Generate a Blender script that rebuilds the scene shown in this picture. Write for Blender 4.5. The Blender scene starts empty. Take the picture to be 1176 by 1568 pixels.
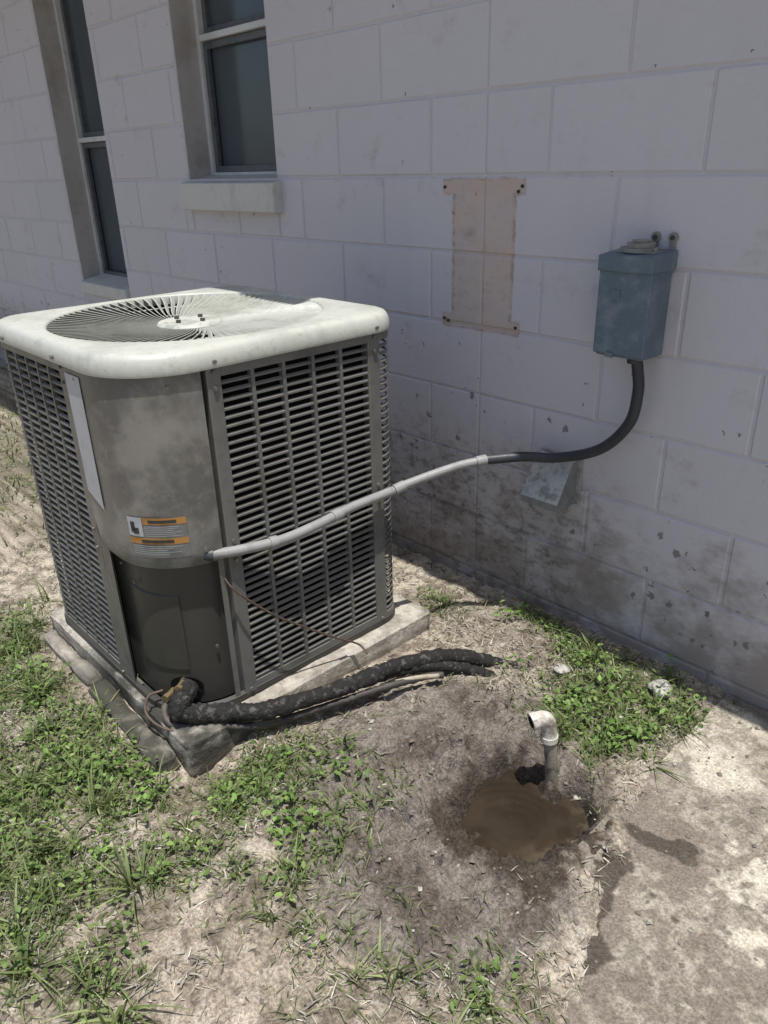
import bpy, bmesh, math, random
import numpy as np
from mathutils import Vector, Matrix
random.seed(4); rng=np.random.default_rng(7)
scene=bpy.context.scene
# ---------------------------------------------------------------- helpers
def link(o,parent=None):
    scene.collection.objects.link(o)
    if parent: o.parent=parent
    return o
def empty(name):
    e=bpy.data.objects.new(name,None); e.empty_display_size=.1
    return link(e)
class MB:
    def __init__(s): s.v=[];s.f=[];s.m=[];s.c=[]
    def add(s,vs,fs,m=0):
        b=len(s.v); s.v+=[tuple(v) for v in vs]
        for f in fs: s.f.append(tuple(i+b for i in f)); s.m.append(m)
    def box(s,x0,x1,y0,y1,z0,z1,m=0):
        v=[(x,y,z) for z in (z0,z1) for y in (y0,y1) for x in (x0,x1)]
        s.add(v,[(0,2,3,1),(4,5,7,6),(0,1,5,4),(2,6,7,3),(0,4,6,2),(1,3,7,5)],m)
    def tube(s,pts,r,seg=12,n=8,m=0,ribs=0,cap=True,rough=0):
        P=[Vector(p) for p in pts]; path=[]
        if len(P)==2: path=[P[0].lerp(P[1],i/n) for i in range(n+1)]
        else:
            Q=[P[0]*2-P[1]]+P+[P[-1]*2-P[-2]]
            for i in range(1,len(Q)-2):
                for k in range(n):
                    t=k/n;a,b,c,d=Q[i-1],Q[i],Q[i+1],Q[i+2]
                    path.append(.5*((2*b)+(-a+c)*t+(2*a-5*b+4*c-d)*t*t+(-a+3*b-3*c+d)*t**3))
            path.append(P[-1])
        base=len(s.v); up=None; N=len(path)
        for i,p in enumerate(path):
            T=(path[min(i+1,N-1)]-path[max(i-1,0)]).normalized()
            if up is None:
                up=T.orthogonal().normalized()
            up=(up-T*up.dot(T)).normalized(); sd=T.cross(up)
            rr=r(i/(N-1)) if callable(r) else r
            if ribs: rr*= 1+.07*(1 if i%2 else -1)*ribs
            if rough: rr*=1+rough*random.uniform(-1,1)
            for k in range(seg):
                a=2*math.pi*k/seg
                q=rr*(1+(rough*random.uniform(-.6,.6) if rough else 0))
                s.v.append(tuple(p+up*math.cos(a)*q+sd*math.sin(a)*q))
        for i in range(N-1):
            for k in range(seg):
                a=base+i*seg+k;b=base+i*seg+(k+1)%seg
                s.f.append((a,b,b+seg,a+seg)); s.m.append(m)
        if cap:
            s.f.append(tuple(base+k for k in reversed(range(seg)))); s.m.append(m)
            s.f.append(tuple(base+(N-1)*seg+k for k in range(seg))); s.m.append(m)
    def obj(s,name,mats,parent=None,smooth=False,bevel=0,angle=None):
        me=bpy.data.meshes.new(name); me.from_pydata(s.v,[],s.f)
        for m in mats: me.materials.append(m)
        me.polygons.foreach_set('material_index',s.m)
        if smooth: me.polygons.foreach_set('use_smooth',[True]*len(s.f))
        me.update()
        o=bpy.data.objects.new(name,me); link(o,parent)
        if smooth and angle:
            try: me.set_sharp_from_angle(angle=math.radians(angle))
            except Exception: pass
        if bevel:
            b=o.modifiers.new('b','BEVEL'); b.width=bevel; b.segments=3; b.limit_method='ANGLE'; b.angle_limit=math.radians(40)
        return o
TAB=rng.random((256,256))
def vn(x,y,sd=0):
    x=np.asarray(x,float)+sd*17.3; y=np.asarray(y,float)+sd*5.7
    xi=np.floor(x).astype(int); yi=np.floor(y).astype(int); fx=x-xi; fy=y-yi
    fx=fx*fx*(3-2*fx); fy=fy*fy*(3-2*fy)
    g=lambda a,b:TAB[a%256,b%256]
    return (g(xi,yi)*(1-fx)+g(xi+1,yi)*fx)*(1-fy)+(g(xi,yi+1)*(1-fx)+g(xi+1,yi+1)*fx)*fy
def fbm(x,y,sd=0,o=4):
    s=0;a=.5;t=0
    for i in range(o):
        cs,sn=math.cos(i*.9+.4),math.sin(i*.9+.4)
        s=s+a*vn((x*cs-y*sn)*2**i,(x*sn+y*cs)*2**i,sd+i*3); t+=a; a*=.55
    return s/t
def sst(v,a,b):
    t=np.clip((v-a)/(b-a),0,1); return t*t*(3-2*t)
class NT:
    def __init__(s,name):
        s.mat=bpy.data.materials.new(name); s.mat.use_nodes=True
        s.t=s.mat.node_tree; s.b=s.t.nodes['Principled BSDF']; s.out=s.t.nodes['Material Output']
        s.pos=s.n('ShaderNodeNewGeometry').outputs['Position']
        sp=s.n('ShaderNodeSeparateXYZ'); s.l(s.pos,sp.inputs[0]); s.X,s.Y,s.Z=sp.outputs
    def n(s,t): return s.t.nodes.new(t)
    def l(s,a,b): s.t.links.new(a,b)
    def put(s,a,inp):
        if isinstance(a,bpy.types.NodeSocket): s.l(a,inp)
        else:
            inp.default_value=a
    def M(s,op,a,b=0.0,c=None):
        n=s.n('ShaderNodeMath'); n.operation=op; s.put(a,n.inputs[0]); s.put(b,n.inputs[1])
        if c is not None: s.put(c,n.inputs[2])
        return n.outputs[0]
    def ss(s,v,a,b):
        n=s.n('ShaderNodeMapRange'); n.interpolation_type='SMOOTHSTEP'
        s.put(v,n.inputs[0])
        if a<b: n.inputs[1].default_value=a;n.inputs[2].default_value=b;n.inputs[3].default_value=0;n.inputs[4].default_value=1
        else: n.inputs[1].default_value=b;n.inputs[2].default_value=a;n.inputs[3].default_value=1;n.inputs[4].default_value=0
        return n.outputs[0]
    def noise(s,scale,detail=3,rough=.55,vec=None,stretch=None):
        n=s.n('ShaderNodeTexNoise'); n.inputs['Scale'].default_value=scale; n.inputs['Detail'].default_value=min(detail,4); n.inputs['Roughness'].default_value=rough
        v=vec or s.pos
        if stretch:
            m=s.n('ShaderNodeMapping'); m.inputs['Scale'].default_value=stretch; s.l(v,m.inputs[0]); v=m.outputs[0]
        s.l(v,n.inputs['Vector']); return n.outputs[0]
    def mix(s,f,a,b,mode='MIX'):
        n=s.n('ShaderNodeMix'); n.data_type='RGBA'; n.blend_type=mode
        s.put(f,n.inputs[0])
        for v,i in ((a,6),(b,7)):
            if isinstance(v,bpy.types.NodeSocket): s.l(v,n.inputs[i])
            else: n.inputs[i].default_value=(*v,1)
        return n.outputs[2]
    def attr(s,name):
        n=s.n('ShaderNodeAttribute'); n.attribute_name=name; return n.outputs[0]
    def bump(s,h,strength=.3,dist=.01,prev=None):
        n=s.n('ShaderNodeBump'); n.inputs['Strength'].default_value=strength; n.inputs['Distance'].default_value=dist
        s.l(h,n.inputs['Height'])
        if prev: s.l(prev,n.inputs['Normal'])
        s.l(n.outputs[0],s.b.inputs['Normal']); return n.outputs[0]
    def col(s,c):
        if isinstance(c,bpy.types.NodeSocket): s.l(c,s.b.inputs['Base Color'])
        else: s.b.inputs['Base Color'].default_value=(*c,1)
    def set(s,rough=.6,metal=0,spec=.5):
        s.put(rough,s.b.inputs['Roughness']); s.b.inputs['Metallic'].default_value=metal; s.b.inputs['Specular IOR Level'].default_value=spec
        return s
def simple(name,c,rough=.6,metal=0,var=.15,scale=30,bump=0,c2=None,spec=.5,t0=.45,t1=.65):
    t=NT(name); nz=t.noise(scale,3)
    c2=c2 or tuple(v*(1-var*2) for v in c)
    t.col(t.mix(t.ss(nz,t0,t1),c,c2)); t.set(rough,metal,spec)
    if bump: t.bump(t.noise(scale*4,3),bump,.003)
    return t.mat
# ---------------------------------------------------------------- materials
def wall_mat():
    t=NT('painted_block')
    base=t.mix(t.noise(1.3,3),(.585,.565,.60),(.525,.512,.55))
    base=t.mix(1.0,base,t.attr('tint'),'MULTIPLY')
    nA=t.noise(30,3)
    d=t.M('MULTIPLY',t.M('SUBTRACT',nA,.5),.014)
    xx=t.M('ADD',t.X,d); zz=t.M('ADD',t.Z,d)
    def bx(x0,x1,z0,z1,w=.004):
        a=t.M('MULTIPLY',t.ss(xx,x0-w,x0+w),t.ss(xx,x1+w,x1-w))
        b=t.M('MULTIPLY',t.ss(zz,z0-w,z0+w),t.ss(zz,z1+w,z1-w))
        return t.M('MULTIPLY',a,b)
    nf=t.noise(24,4,.75,stretch=(.8,1,1.3))
    g=t.M('MAXIMUM',bx(-1.563,-1.336,.86,1.25),t.M('MAXIMUM',bx(-1.60,-1.308,1.215,1.258),bx(-1.60,-1.308,.845,.885)))
    bars=t.M('MAXIMUM',bx(-1.59,-1.318,1.222,1.250),bx(-1.59,-1.318,.852,.878))
    inner=t.M('MAXIMUM',bx(-1.553,-1.346,.87,1.245,.007),t.M('MAXIMUM',bx(-1.595,-1.313,1.22,1.253),bx(-1.595,-1.313,.85,.88)))
    edge=t.M('SUBTRACT',g,inner)
    gc=t.mix(t.ss(t.noise(9,4),.38,.6),(.56,.44,.38),(.51,.44,.42))
    gc=t.mix(t.M('MULTIPLY',t.ss(nf,.5,.62),.35),gc,(.42,.31,.25))
    gc=t.mix(t.M('MULTIPLY',bars,.5),gc,(.50,.40,.33))
    base=t.mix(t.M('MULTIPLY',g,.9),base,gc)
    base=t.mix(t.M('MULTIPLY',edge,t.M('MULTIPLY',t.ss(nf,.38,.6),.6)),base,(.28,.20,.155))
    low=t.ss(t.Z,.60,.0)
    n1=t.noise(5.5,4,.7,stretch=(1,1,1.4))
    gr=t.ss(t.M('ADD',n1,t.M('MULTIPLY',low,.34)),.56,.90)
    base=t.mix(t.M('MULTIPLY',gr,.78),base,(.225,.19,.165))
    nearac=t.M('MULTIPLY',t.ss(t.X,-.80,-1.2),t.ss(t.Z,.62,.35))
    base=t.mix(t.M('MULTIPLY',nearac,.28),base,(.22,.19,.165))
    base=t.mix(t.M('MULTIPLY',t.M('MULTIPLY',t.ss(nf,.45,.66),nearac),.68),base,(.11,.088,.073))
    base=t.mix(t.M('MULTIPLY',t.ss(t.noise(3,4,.6,stretch=(3,1,.5)),.52,.75),.10),base,(.38,.34,.33))
    base=t.mix(t.M('MULTIPLY',t.ss(nf,.56,.7),.10),base,(.33,.29,.27))
    v=t.n('ShaderNodeTexVoronoi'); v.inputs['Scale'].default_value=38; v.inputs['Randomness'].default_value=1
    wv=t.n('ShaderNodeVectorMath'); wv.operation='ADD'; cb=t.n('ShaderNodeCombineXYZ'); dd=t.M('MULTIPLY',t.M('SUBTRACT',t.noise(85,3),.5),.035); dd2=t.M('MULTIPLY',t.M('SUBTRACT',t.noise(70,3),.5),.035); t.l(dd,cb.inputs[0]); t.l(dd2,cb.inputs[2]); t.l(t.pos,wv.inputs[0]); t.l(cb.outputs[0],wv.inputs[1]); t.l(wv.outputs[0],v.inputs['Vector'])
    sc=t.n('ShaderNodeSeparateColor'); t.l(v.outputs['Color'],sc.inputs[0])
    rad=t.M('MULTIPLY',t.M('POWER',sc.outputs[0],3.0),.48)
    den=t.M('MULTIPLY',t.ss(t.noise(3.4,3),.44,.56),t.M('MULTIPLY',t.ss(t.Z,1.0,.5),t.ss(t.Z,.03,.12)))
    sp=t.ss(t.M('SUBTRACT',t.M('MULTIPLY',rad,den),v.outputs['Distance']),0.0,.03)
    base=t.mix(t.M('MULTIPLY',sp,.8),base,(.16,.145,.14))
    sp2=t.ss(t.M('SUBTRACT',t.M('MULTIPLY',t.M('GREATER_THAN',sc.outputs[1],.994),.16),v.outputs['Distance']),0,.02)
    base=t.mix(t.M('MULTIPLY',sp2,.75),base,(.13,.11,.10))
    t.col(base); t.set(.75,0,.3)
    h=t.M('ADD',t.noise(140,3,.65),t.M('MULTIPLY',nA,1.0))
    h=t.M('SUBTRACT',h,t.M('MULTIPLY',sp,.8))
    t.bump(h,.4,.004)
    return t.mat
def paint_mat(name,c,rough=.5,dirt=(.12,.10,.08),amt=.5,scale=8,bump=.1):
    t=NT(name)
    a=t.ss(t.noise(scale,4,.65),.46,.68); nb=t.noise(scale*6,4,.7); b=t.ss(nb,.5,.72)
    base=t.mix(t.M('MULTIPLY',a,amt),c,dirt); base=t.mix(t.M('MULTIPLY',b,amt*.6),base,dirt)
    t.col(base); t.set(t.M('ADD',t.M('MULTIPLY',nb,.35),rough-.17)); t.bump(t.noise(90,2),bump,.001); return t.mat
def attr_mat(name,rough=.9,fine=200,bump=.6,amt=.35,transl=0,spec=.3,bd=.006):
    t=NT(name); c=t.attr('Col')
    if fine:
        n=t.noise(fine,4,.75)
        f=t.ss(n,.36,.64)
        dk=t.mix(1.0,c,(1-amt,1-amt,1-amt),'MULTIPLY'); lt=t.mix(1.0,c,(1+amt,1+amt*.97,1+amt*.9),'MULTIPLY')
        c2=t.mix(f,dk,lt); t.col(c2)
        h=t.M('ADD',n,t.M('MULTIPLY',t.noise(fine*.28,3,.6),2.2)); t.bump(h,bump,bd)
    else: t.col(c)
    t.set(rough,0,spec)
    if transl:
        tr=t.n('ShaderNodeBsdfTranslucent'); t.l(c,tr.inputs[0]); mx=t.n('ShaderNodeMixShader'); mx.inputs[0].default_value=transl
        t.l(t.b.outputs[0],mx.inputs[1]); t.l(tr.outputs[0],mx.inputs[2]); t.l(mx.outputs[0],t.out.inputs[0])
    return t.mat
WALL=wall_mat()
SOFFIT=simple('soffit_paint',(.7,.69,.66),.7)
ROOF=simple('shingle',(.12,.11,.1),.95,scale=12,bump=.5)
ALU=paint_mat('window_aluminium',(.58,.59,.59),.45,(.25,.23,.2),.3)
BRONZE=simple('dark_sash',(.10,.11,.12),.45)
JAMB=paint_mat('jamb_paint',(.46,.435,.42),.8,(.27,.23,.20),.5,5)
SILL=paint_mat('sill_paint',(.56,.56,.53),.7,(.33,.31,.28),.35,9,.3)
def glass_mat():
    t=NT('window_glass'); t.col(t.mix(t.noise(2.2,3),(.04,.056,.072),(.085,.105,.12))); t.set(.15,0,.6); t.bump(t.noise(3,1),.05,.01); return t.mat
GLASS=glass_mat()
# ---------------------------------------------------------------- camera
cam=bpy.data.cameras.new('camera'); co=bpy.data.objects.new('camera',cam); link(co); scene.camera=co
fw=Vector((-.668,.615,-.418)).normalized(); upv=Vector((-.288,.304,.908)); upv=(upv-fw*upv.dot(fw)).normalized(); rt=fw.cross(upv)
R=Matrix((rt,upv,-fw)).transposed().to_4x4(); R.translation=Vector((0,-1.74,1.30)); co.matrix_world=R
cam.lens=1157/1568*36; cam.sensor_width=36; cam.clip_start=.02; cam.clip_end=500
# ---------------------------------------------------------------- light
S=Vector((.19,-.10,1.0)).normalized()
sun=bpy.data.lights.new('sun','SUN'); sun.energy=5.0; sun.angle=math.radians(.5); sun.color=(1,.97,.92)
so=bpy.data.objects.new('sun',sun); link(so); so.rotation_euler=S.to_track_quat('Z','Y').to_euler(); so.location=(0,-4,8)
w=bpy.data.worlds.new('World'); scene.world=w; w.use_nodes=True
bg=w.node_tree.nodes['Background']; sky=w.node_tree.nodes.new('ShaderNodeTexSky'); sky.sky_type='NISHITA'; sky.sun_disc=False
sky.sun_elevation=math.asin(S.z); sky.sun_rotation=math.atan2(S.x,S.y); sky.dust_density=2.0
w.node_tree.links.new(sky.outputs[0],bg.inputs[0]); bg.inputs[1].default_value=.115
scene.view_settings.view_transform='Standard'; scene.view_settings.look='None'; scene.view_settings.exposure=0
# ---------------------------------------------------------------- house
house=empty('concrete_block_house')
W1=(-3.01,-2.405,1.264,2.28); W2=(-4.28,-3.73,.76,2.28)
OPEN=[W1,W2]
X0,X1,ZT=-8.0,3.6,2.5
def subtract(rects,o):
    out=[]
    for (a,b,c,d) in rects:
        if b<=o[0]+1e-4 or a>=o[1]-1e-4 or d<=o[2]+1e-4 or c>=o[3]-1e-4: out.append((a,b,c,d)); continue
        if a<o[0]: out.append((a,o[0],c,d))
        if b>o[1]: out.append((o[1],b,c,d))
        xa,xb=max(a,o[0]),min(b,o[1])
        if c<o[2]: out.append((xa,xb,c,o[2]))
        if d>o[3]: out.append((xa,xb,o[3],d))
    return out
mb=MB(); tints=[]
j=.0034; ch=.0042; dp=.0034
CJ=-1.446
for k in range(-2,13):
    z0=.045+.2032*k; z1=min(z0+.2032,ZT)
    if z1<=z0: break
    x=(-1.04 if k%2 else -.837)-.4064*20
    while x<X1:
        rs=[(max(x,X0),min(x+.4064,X1),z0,z1)]
        if rs[0][1]>rs[0][0]:
            if x<CJ-.01 and x+.4064>CJ+.01: rs=[(x,CJ,z0,z1),(CJ,x+.4064,z0,z1)]
            for o in OPEN: rs=subtract(rs,o)
            tn=random.uniform(.985,1.015)
            dj=random.uniform(-.0014,.0014)
            for (a,b,c,d) in rs:
                if b-a<.015 or d-c<.012: continue
                jl=jr=j
                if abs(a-CJ)<1e-3 : jl=.0018
                if abs(b-CJ)<1e-3 : jr=.0018
                off=random.uniform(-.0010,.0010)
                A,B,C,D=a+jl,b-jr,c+j+dj,d-j+dj
                vs=[(A,dp,C),(B,dp,C),(B,dp,D),(A,dp,D),(A+ch,off,C+ch),(B-ch,off,C+ch),(B-ch,off,D-ch),(A+ch,off,D-ch)]
                mb.add(vs,[(4,5,6,7),(0,1,5,4),(1,2,6,5),(2,3,7,6),(3,0,4,7)])
                tints+= [tn]*5
        x+=.4064
rs=[(X0,X1,-.4,ZT)]
for o in OPEN: rs=subtract(rs,o)
for (a,b,c,d) in rs:
    mb.add([(a,dp+.0004,c),(b,dp+.0004,c),(b,dp+.0004,d),(a,dp+.0004,d)],[(0,1,2,3)]); tints.append(.97)
wall=mb.obj('wall',[WALL],house)
ca=wall.data.color_attributes.new('tint','FLOAT_COLOR','CORNER')
arr=np.ones((len(wall.data.loops),4),np.float32)
cnt=[p.loop_total for p in wall.data.polygons]; arr[:,:3]=np.repeat(np.array(tints),cnt)[:,None]
ca.data.foreach_set('color',arr.ravel())
mb=MB()
for (a,b,c,d) in OPEN:
    y0,y1=dp+.0004,.16
    mb.add([(a,y0,c),(a,y1,c),(a,y1,d),(a,y0,d)],[(0,1,2,3)])
    mb.add([(b,y0,c),(b,y1,c),(b,y1,d),(b,y0,d)],[(3,2,1,0)])
    mb.add([(a,y0,d),(b,y0,d),(b,y1,d),(a,y1,d)],[(0,1,2,3)])
    mb.add([(a,y0,c),(b,y0,c),(b,y1,c),(a,y1,c)],[(3,2,1,0)])
mb.obj('window_reveal',[JAMB],house)
mb=MB(); mb.box(X0,X1,.2,7,-.4,2.5); mb.box(X0,X0+.19,.006,.199,-.4,2.5); mb.box(X1-.19,X1,.006,.199,-.4,2.5); mb.obj('wall_body',[JAMB],house)
xa,xb,xj=X0-.5,X1+.5,-1.40
EL,ER=-.645,-.33   # the eave is deeper over the window end of the wall
mb=MB(); mb.box(xa,xj,EL+.02,8.1,2.502,2.53); mb.box(xj+.0005,xb,ER+.02,8.1,2.502,2.53); mb.obj('soffit',[SOFFIT],house)
mb=MB()
sl=.26
zr=2.62+sl*(3.5+.35)
for (p,q,ye) in ((xa,xj,EL),(xj,xb,ER)):
    zt=zr-sl*(3.5-ye)
    mb.add([(p,ye,zt),(q,ye,zt),(q,3.5,zr),(p,3.5,zr),(p,8.12,2.6),(q,8.12,2.6)],[(0,1,2,3),(3,2,5,4)])
    mb.add([(p,ye+.002,2.50),(q,ye+.002,2.50),(q,ye+.002,zt),(p,ye+.002,zt)],[(0,1,2,3)],1)
mb.add([(xj,EL,2.50),(xj,ER,2.50),(xj,ER,2.62),(xj,EL,2.55)],[(0,1,2,3)],1)
mb.add([(xa,EL,2.50),(xa,3.5,zr),(xa,8.12,2.50)],[(0,1,2)],1); mb.add([(xb,ER,2.50),(xb,3.5,zr),(xb,8.12,2.50)],[(2,1,0)],1)
mb.obj('roof',[ROOF,SOFFIT],house)
def window(o,rail,name):
    a,b,c,d=o; e=empty(name); e.parent=house
    m=MB(); y=.105
    fwid=.022
    m.box(a,a+fwid,y,y+.05,c,d); m.box(b-fwid,b,y,y+.05,c,d); m.box(a+fwid,b-fwid,y,y+.05,c,c+fwid); m.box(a+fwid,b-fwid,y,y+.05,d-fwid,d)
    m.box(a+fwid,b-fwid,y-.006,y+.045,rail-.010,rail+.012)
    m.obj('frame',[ALU],e,bevel=.002)
    m=MB()
    for (z0,z1,yy) in ((c+fwid,rail-.012,y+.012),(rail+.013,d-fwid,y+.025)):
        s=.024; A,B=a+fwid,b-fwid
        m.box(A,A+s,yy,yy+.02,z0,z1); m.box(B-s,B,yy,yy+.02,z0,z1); m.box(A+s,B-s,yy,yy+.02,z0,z0+s); m.box(A+s,B-s,yy,yy+.02,z1-s,z1)
    m.obj('sash',[BRONZE],e,bevel=.002)
    m=MB(); m.box(a+fwid,b-fwid,y+.038,y+.042,c+fwid,rail); m.box(a+fwid,b-fwid,y+.043,y+.047,rail+.003,d-fwid); m.obj('glass',[GLASS],e)
window(W1,1.76,'window'); window(W2,1.45,'window.001')
def sill(a,b,z0,z1,out):
    m=MB(); 
    v=[(a,-out,z0),(b,-out,z0),(b,.12,z0),(a,.12,z0),(a,-out,z1-.012),(b,-out,z1-.012),(b,.12,z1+.018),(a,.12,z1+.018)]
    m.add(v,[(0,3,2,1),(4,5,6,7),(0,1,5,4),(2,3,7,6),(0,4,7,3),(1,2,6,5)]); m.obj('sill',[SILL],house,bevel=.006)
sill(W1[0]-.015,W1[1]+.03,1.15,1.262,.045)
sill(W2[0]+.003,W2[1]-.003,.70,.772,.02)
mb=MB()
for (x,z) in ((-1.592,1.236),(-1.318,1.238),(-1.59,.868),(-1.32,.87),(-1.33,1.225),(-1.575,.862)):
    mb.tube([(x,.001,z),(x,-.004,z)],.0045,8,1)
mb.obj('rusty_anchors',[simple('rust_dark',(.05,.035,.028),.9)],house)
# ---------------------------------------------------------------- ground
def edge_x(y): return -.555+np.maximum(0,-y-.42)*.30
PC=(-.735,-.70)
def pud_d(x,y):
    a=np.arctan2(y-PC[1],x-PC[0])
    wob=1+.26*(vn(np.cos(a)*1.6+5,np.sin(a)*1.6+5,2)-.5)*2
    return np.hypot((x-PC[0]),(y-PC[1]))/wob
def blob(x,y,cx,cy,rx,ry=None):
    ry=ry or rx; return np.exp(-(((x-cx)/rx)**2+((y-cy)/ry)**2))
def bare(x,y):
    b=1.4*blob(x,y,-.90,-.79,.28,.30)+.8*blob(x,y,-.66,-.92,.17,.14)+.6*blob(x,y,-.72,-1.04,.16,.13)+.45*blob(x,y,-.97,-.5,.14,.14)
    return np.clip(b+.6*(fbm(x*9,y*9,71)-.5)*(b>.15),0,1)
def height(x,y):
    h=.022*(fbm(x*2.2,y*2.2,1)-.5)+.020*(fbm(x*9,y*9,2)-.5)+.020*(fbm(x*30,y*30,3)-.5)
    d=pud_d(x,y)
    h=h+.022*np.exp(-((d-.21)/.06)**2)*(vn(x*9,y*9,8)+.2)
    wall_=.150+.025*(fbm(x*45,y*45,14)-.5)*2
    h=h-.080*sst(wall_-d,0,.065)
    h=h-.095*blob(x,y,-.632,-.60,.045,.06)-.05*blob(x,y,-.69,-.56,.04,.03)
    br=blob(x,y,-.84,-.78,.30,.34)
    cl=fbm(x*17,y*17,5,3); h=h+br*.064*(np.abs(cl-.5)*2-.22)+br*.018*sst(fbm(x*45,y*45,6,2),.5,.62)
    e=edge_x(y)+.045*(fbm(x*9,y*9,11)-.5)*2
    h=h-.05*sst(x-e,-.04,.04)+.010
    h=h-.05*blob(x,y,-1.30,-1.13,.08,.09)
    far=sst(np.hypot(x+1.2,y+1),3,6); h=h*(1-far*.3)
    return h
def axis(lo,hi,st,far):
    c=list(np.arange(lo,hi,st)); a=[];s=st;x=lo
    while x>-far: s*=1.3; x-=s; a.append(x)
    b=[];s=st;x=c[-1]
    while x<far: s*=1.3; x+=s; b.append(x)
    return np.array(a[::-1]+c+b)
gx=axis(-2.6,.1,.0055,90); gy=axis(-1.85,.03,.0055,90)
GX,GY=np.meshgrid(gx,gy)
GZ=height(GX,GY)
nx,ny=len(gx),len(gy)
V=np.stack([GX,GY,GZ],-1).reshape(-1,3)
ii=np.arange(nx-1)[None,:]+np.arange(ny-1)[:,None]*nx; ii=ii.ravel()
F=np.stack([ii,ii+1,ii+nx+1,ii+nx],-1)
def fastmesh(name,V,F,cols,mat,parent=None,smooth=True):
    me=bpy.data.meshes.new(name); me.vertices.add(len(V)); me.vertices.foreach_set('co',V.astype(np.float32).ravel())
    k=F.shape[1]; me.loops.add(F.size); me.loops.foreach_set('vertex_index',F.astype(np.int32).ravel())
    me.polygons.add(len(F)); me.polygons.foreach_set('loop_start',np.arange(0,F.size,k,dtype=np.int32))
    me.polygons.foreach_set('loop_total',np.full(len(F),k,np.int32))
    me.update(calc_edges=True)
    if smooth: me.polygons.foreach_set('use_smooth',np.ones(len(F),bool))
    a=me.color_attributes.new('Col','FLOAT_COLOR','POINT'); c4=np.ones((len(V),4),np.float32); c4[:,:3]=cols; a.data.foreach_set('color',c4.ravel())
    me.materials.append(mat); o=bpy.data.objects.new(name,me); link(o,parent); return o
def green(x,y):
    g=0
    for (cx,cy,rx,ry,a) in ((-1.50,-1.30,.20,.13,1.35),(-1.85,-1.33,.3,.13,1.0),(-1.10,-1.13,.19,.15,1.0),(-1.25,-1.56,.30,.15,1.15),(-1.22,-1.36,.20,.13,.85),
        (-.79,-.17,.17,.13,1.4),(-.77,-.34,.11,.13,1.25),(-.67,-.27,.10,.11,1.2),(-.53,-1.09,.14,.10,.8),(-1.42,-.2,.10,.08,.8),(-1.12,-.07,.12,.05,.9),
        (-3.7,-.75,.9,.35,1.5),(-2.25,-1.22,.18,.10,1.1),(-1.05,-.90,.14,.11,.5),(-1.17,-1.0,.12,.10,.7),(-1.2,-.42,.10,.08,.35),(-.98,-.42,.10,.08,.3),(-1.6,-1.55,.3,.16,1.0),(-.95,-.13,.1,.06,.8),(-.95,-1.05,.12,.09,.4),(-.80,-1.22,.15,.08,.35)):
        g=g+a*blob(x,y,cx,cy,rx,ry)
    far=sst(np.hypot(x+1.3,y+.9),1.9,3.0); g=g+far*(.25+.6*fbm(x*1.5,y*1.5,21))
    g=g*(1-.85*blob(x,y,-2.75,-1.05,.45,.13))
    g=g*(1-.75*blob(x,y,-.95,-1.40,.18,.08))
    g=g*np.clip(-.35+2.6*fbm(x*9,y*9,22,3),0,2)
    return g
def mixc(a,b,t): return a*(1-t[...,None])+np.array(b)*t[...,None]
def gcol(x,y):
    n=fbm(x*5,y*5,31); n2=fbm(x*22,y*22,32); n3=fbm(x*60,y*60,33,3)
    c=np.ones(x.shape+(3,))*np.array((.53,.465,.38))
    c=mixc(c,(.38,.32,.255),sst(n,.42,.60)*.8)
    c=mixc(c,(.18,.15,.115),sst(n2,.50,.66)*.7)
    g=np.clip(green(x,y),0,1)
    c=mixc(c,(.12,.105,.07),g*.7)
    b=bare(x,y)
    c=mixc(c,(.19,.165,.145),sst(b,.18,.5)*.93)
    c=mixc(c,(.28,.25,.22),sst(b,.3,.7)*sst(n2,.46,.6)*.5)
    c=mixc(c,(.09,.073,.06),sst(b,.3,.7)*sst(fbm(x*14,y*14,36),.53,.64)*.65)
    d=pud_d(x,y)
    c=mixc(c,(.062,.048,.036),sst(.190+.12*np.clip(x-PC[0],-.2,.2)-d+.14*(n2-.5),0,.035)*.92)
    c=mixc(c,(.030,.024,.019),np.clip(1.3*blob(x,y,-.635,-.59,.06,.08),0,1))
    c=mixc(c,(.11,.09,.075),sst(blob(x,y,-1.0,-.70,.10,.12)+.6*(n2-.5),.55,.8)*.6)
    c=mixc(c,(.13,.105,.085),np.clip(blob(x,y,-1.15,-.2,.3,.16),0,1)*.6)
    c=mixc(c,(.06,.05,.04),sst(n3,.58,.72)*.5)
    c=mixc(c,(.62,.56,.48),sst(n3,.42,.30)*.35*(1-b))
    return c
GROUND=attr_mat('soil',.95,150,.9,.36,bd=.008)
ground=fastmesh('ground',V,F,gcol(GX,GY).reshape(-1,3),GROUND)
sx=np.concatenate([np.arange(-.57,.2,.0045),np.arange(.2,4.2,.1)]); sy=np.concatenate([np.arange(-4,-1.4,.1),np.arange(-1.4,-.004,.0045)])
SX,SY=np.meshgrid(sx,sy)
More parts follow.
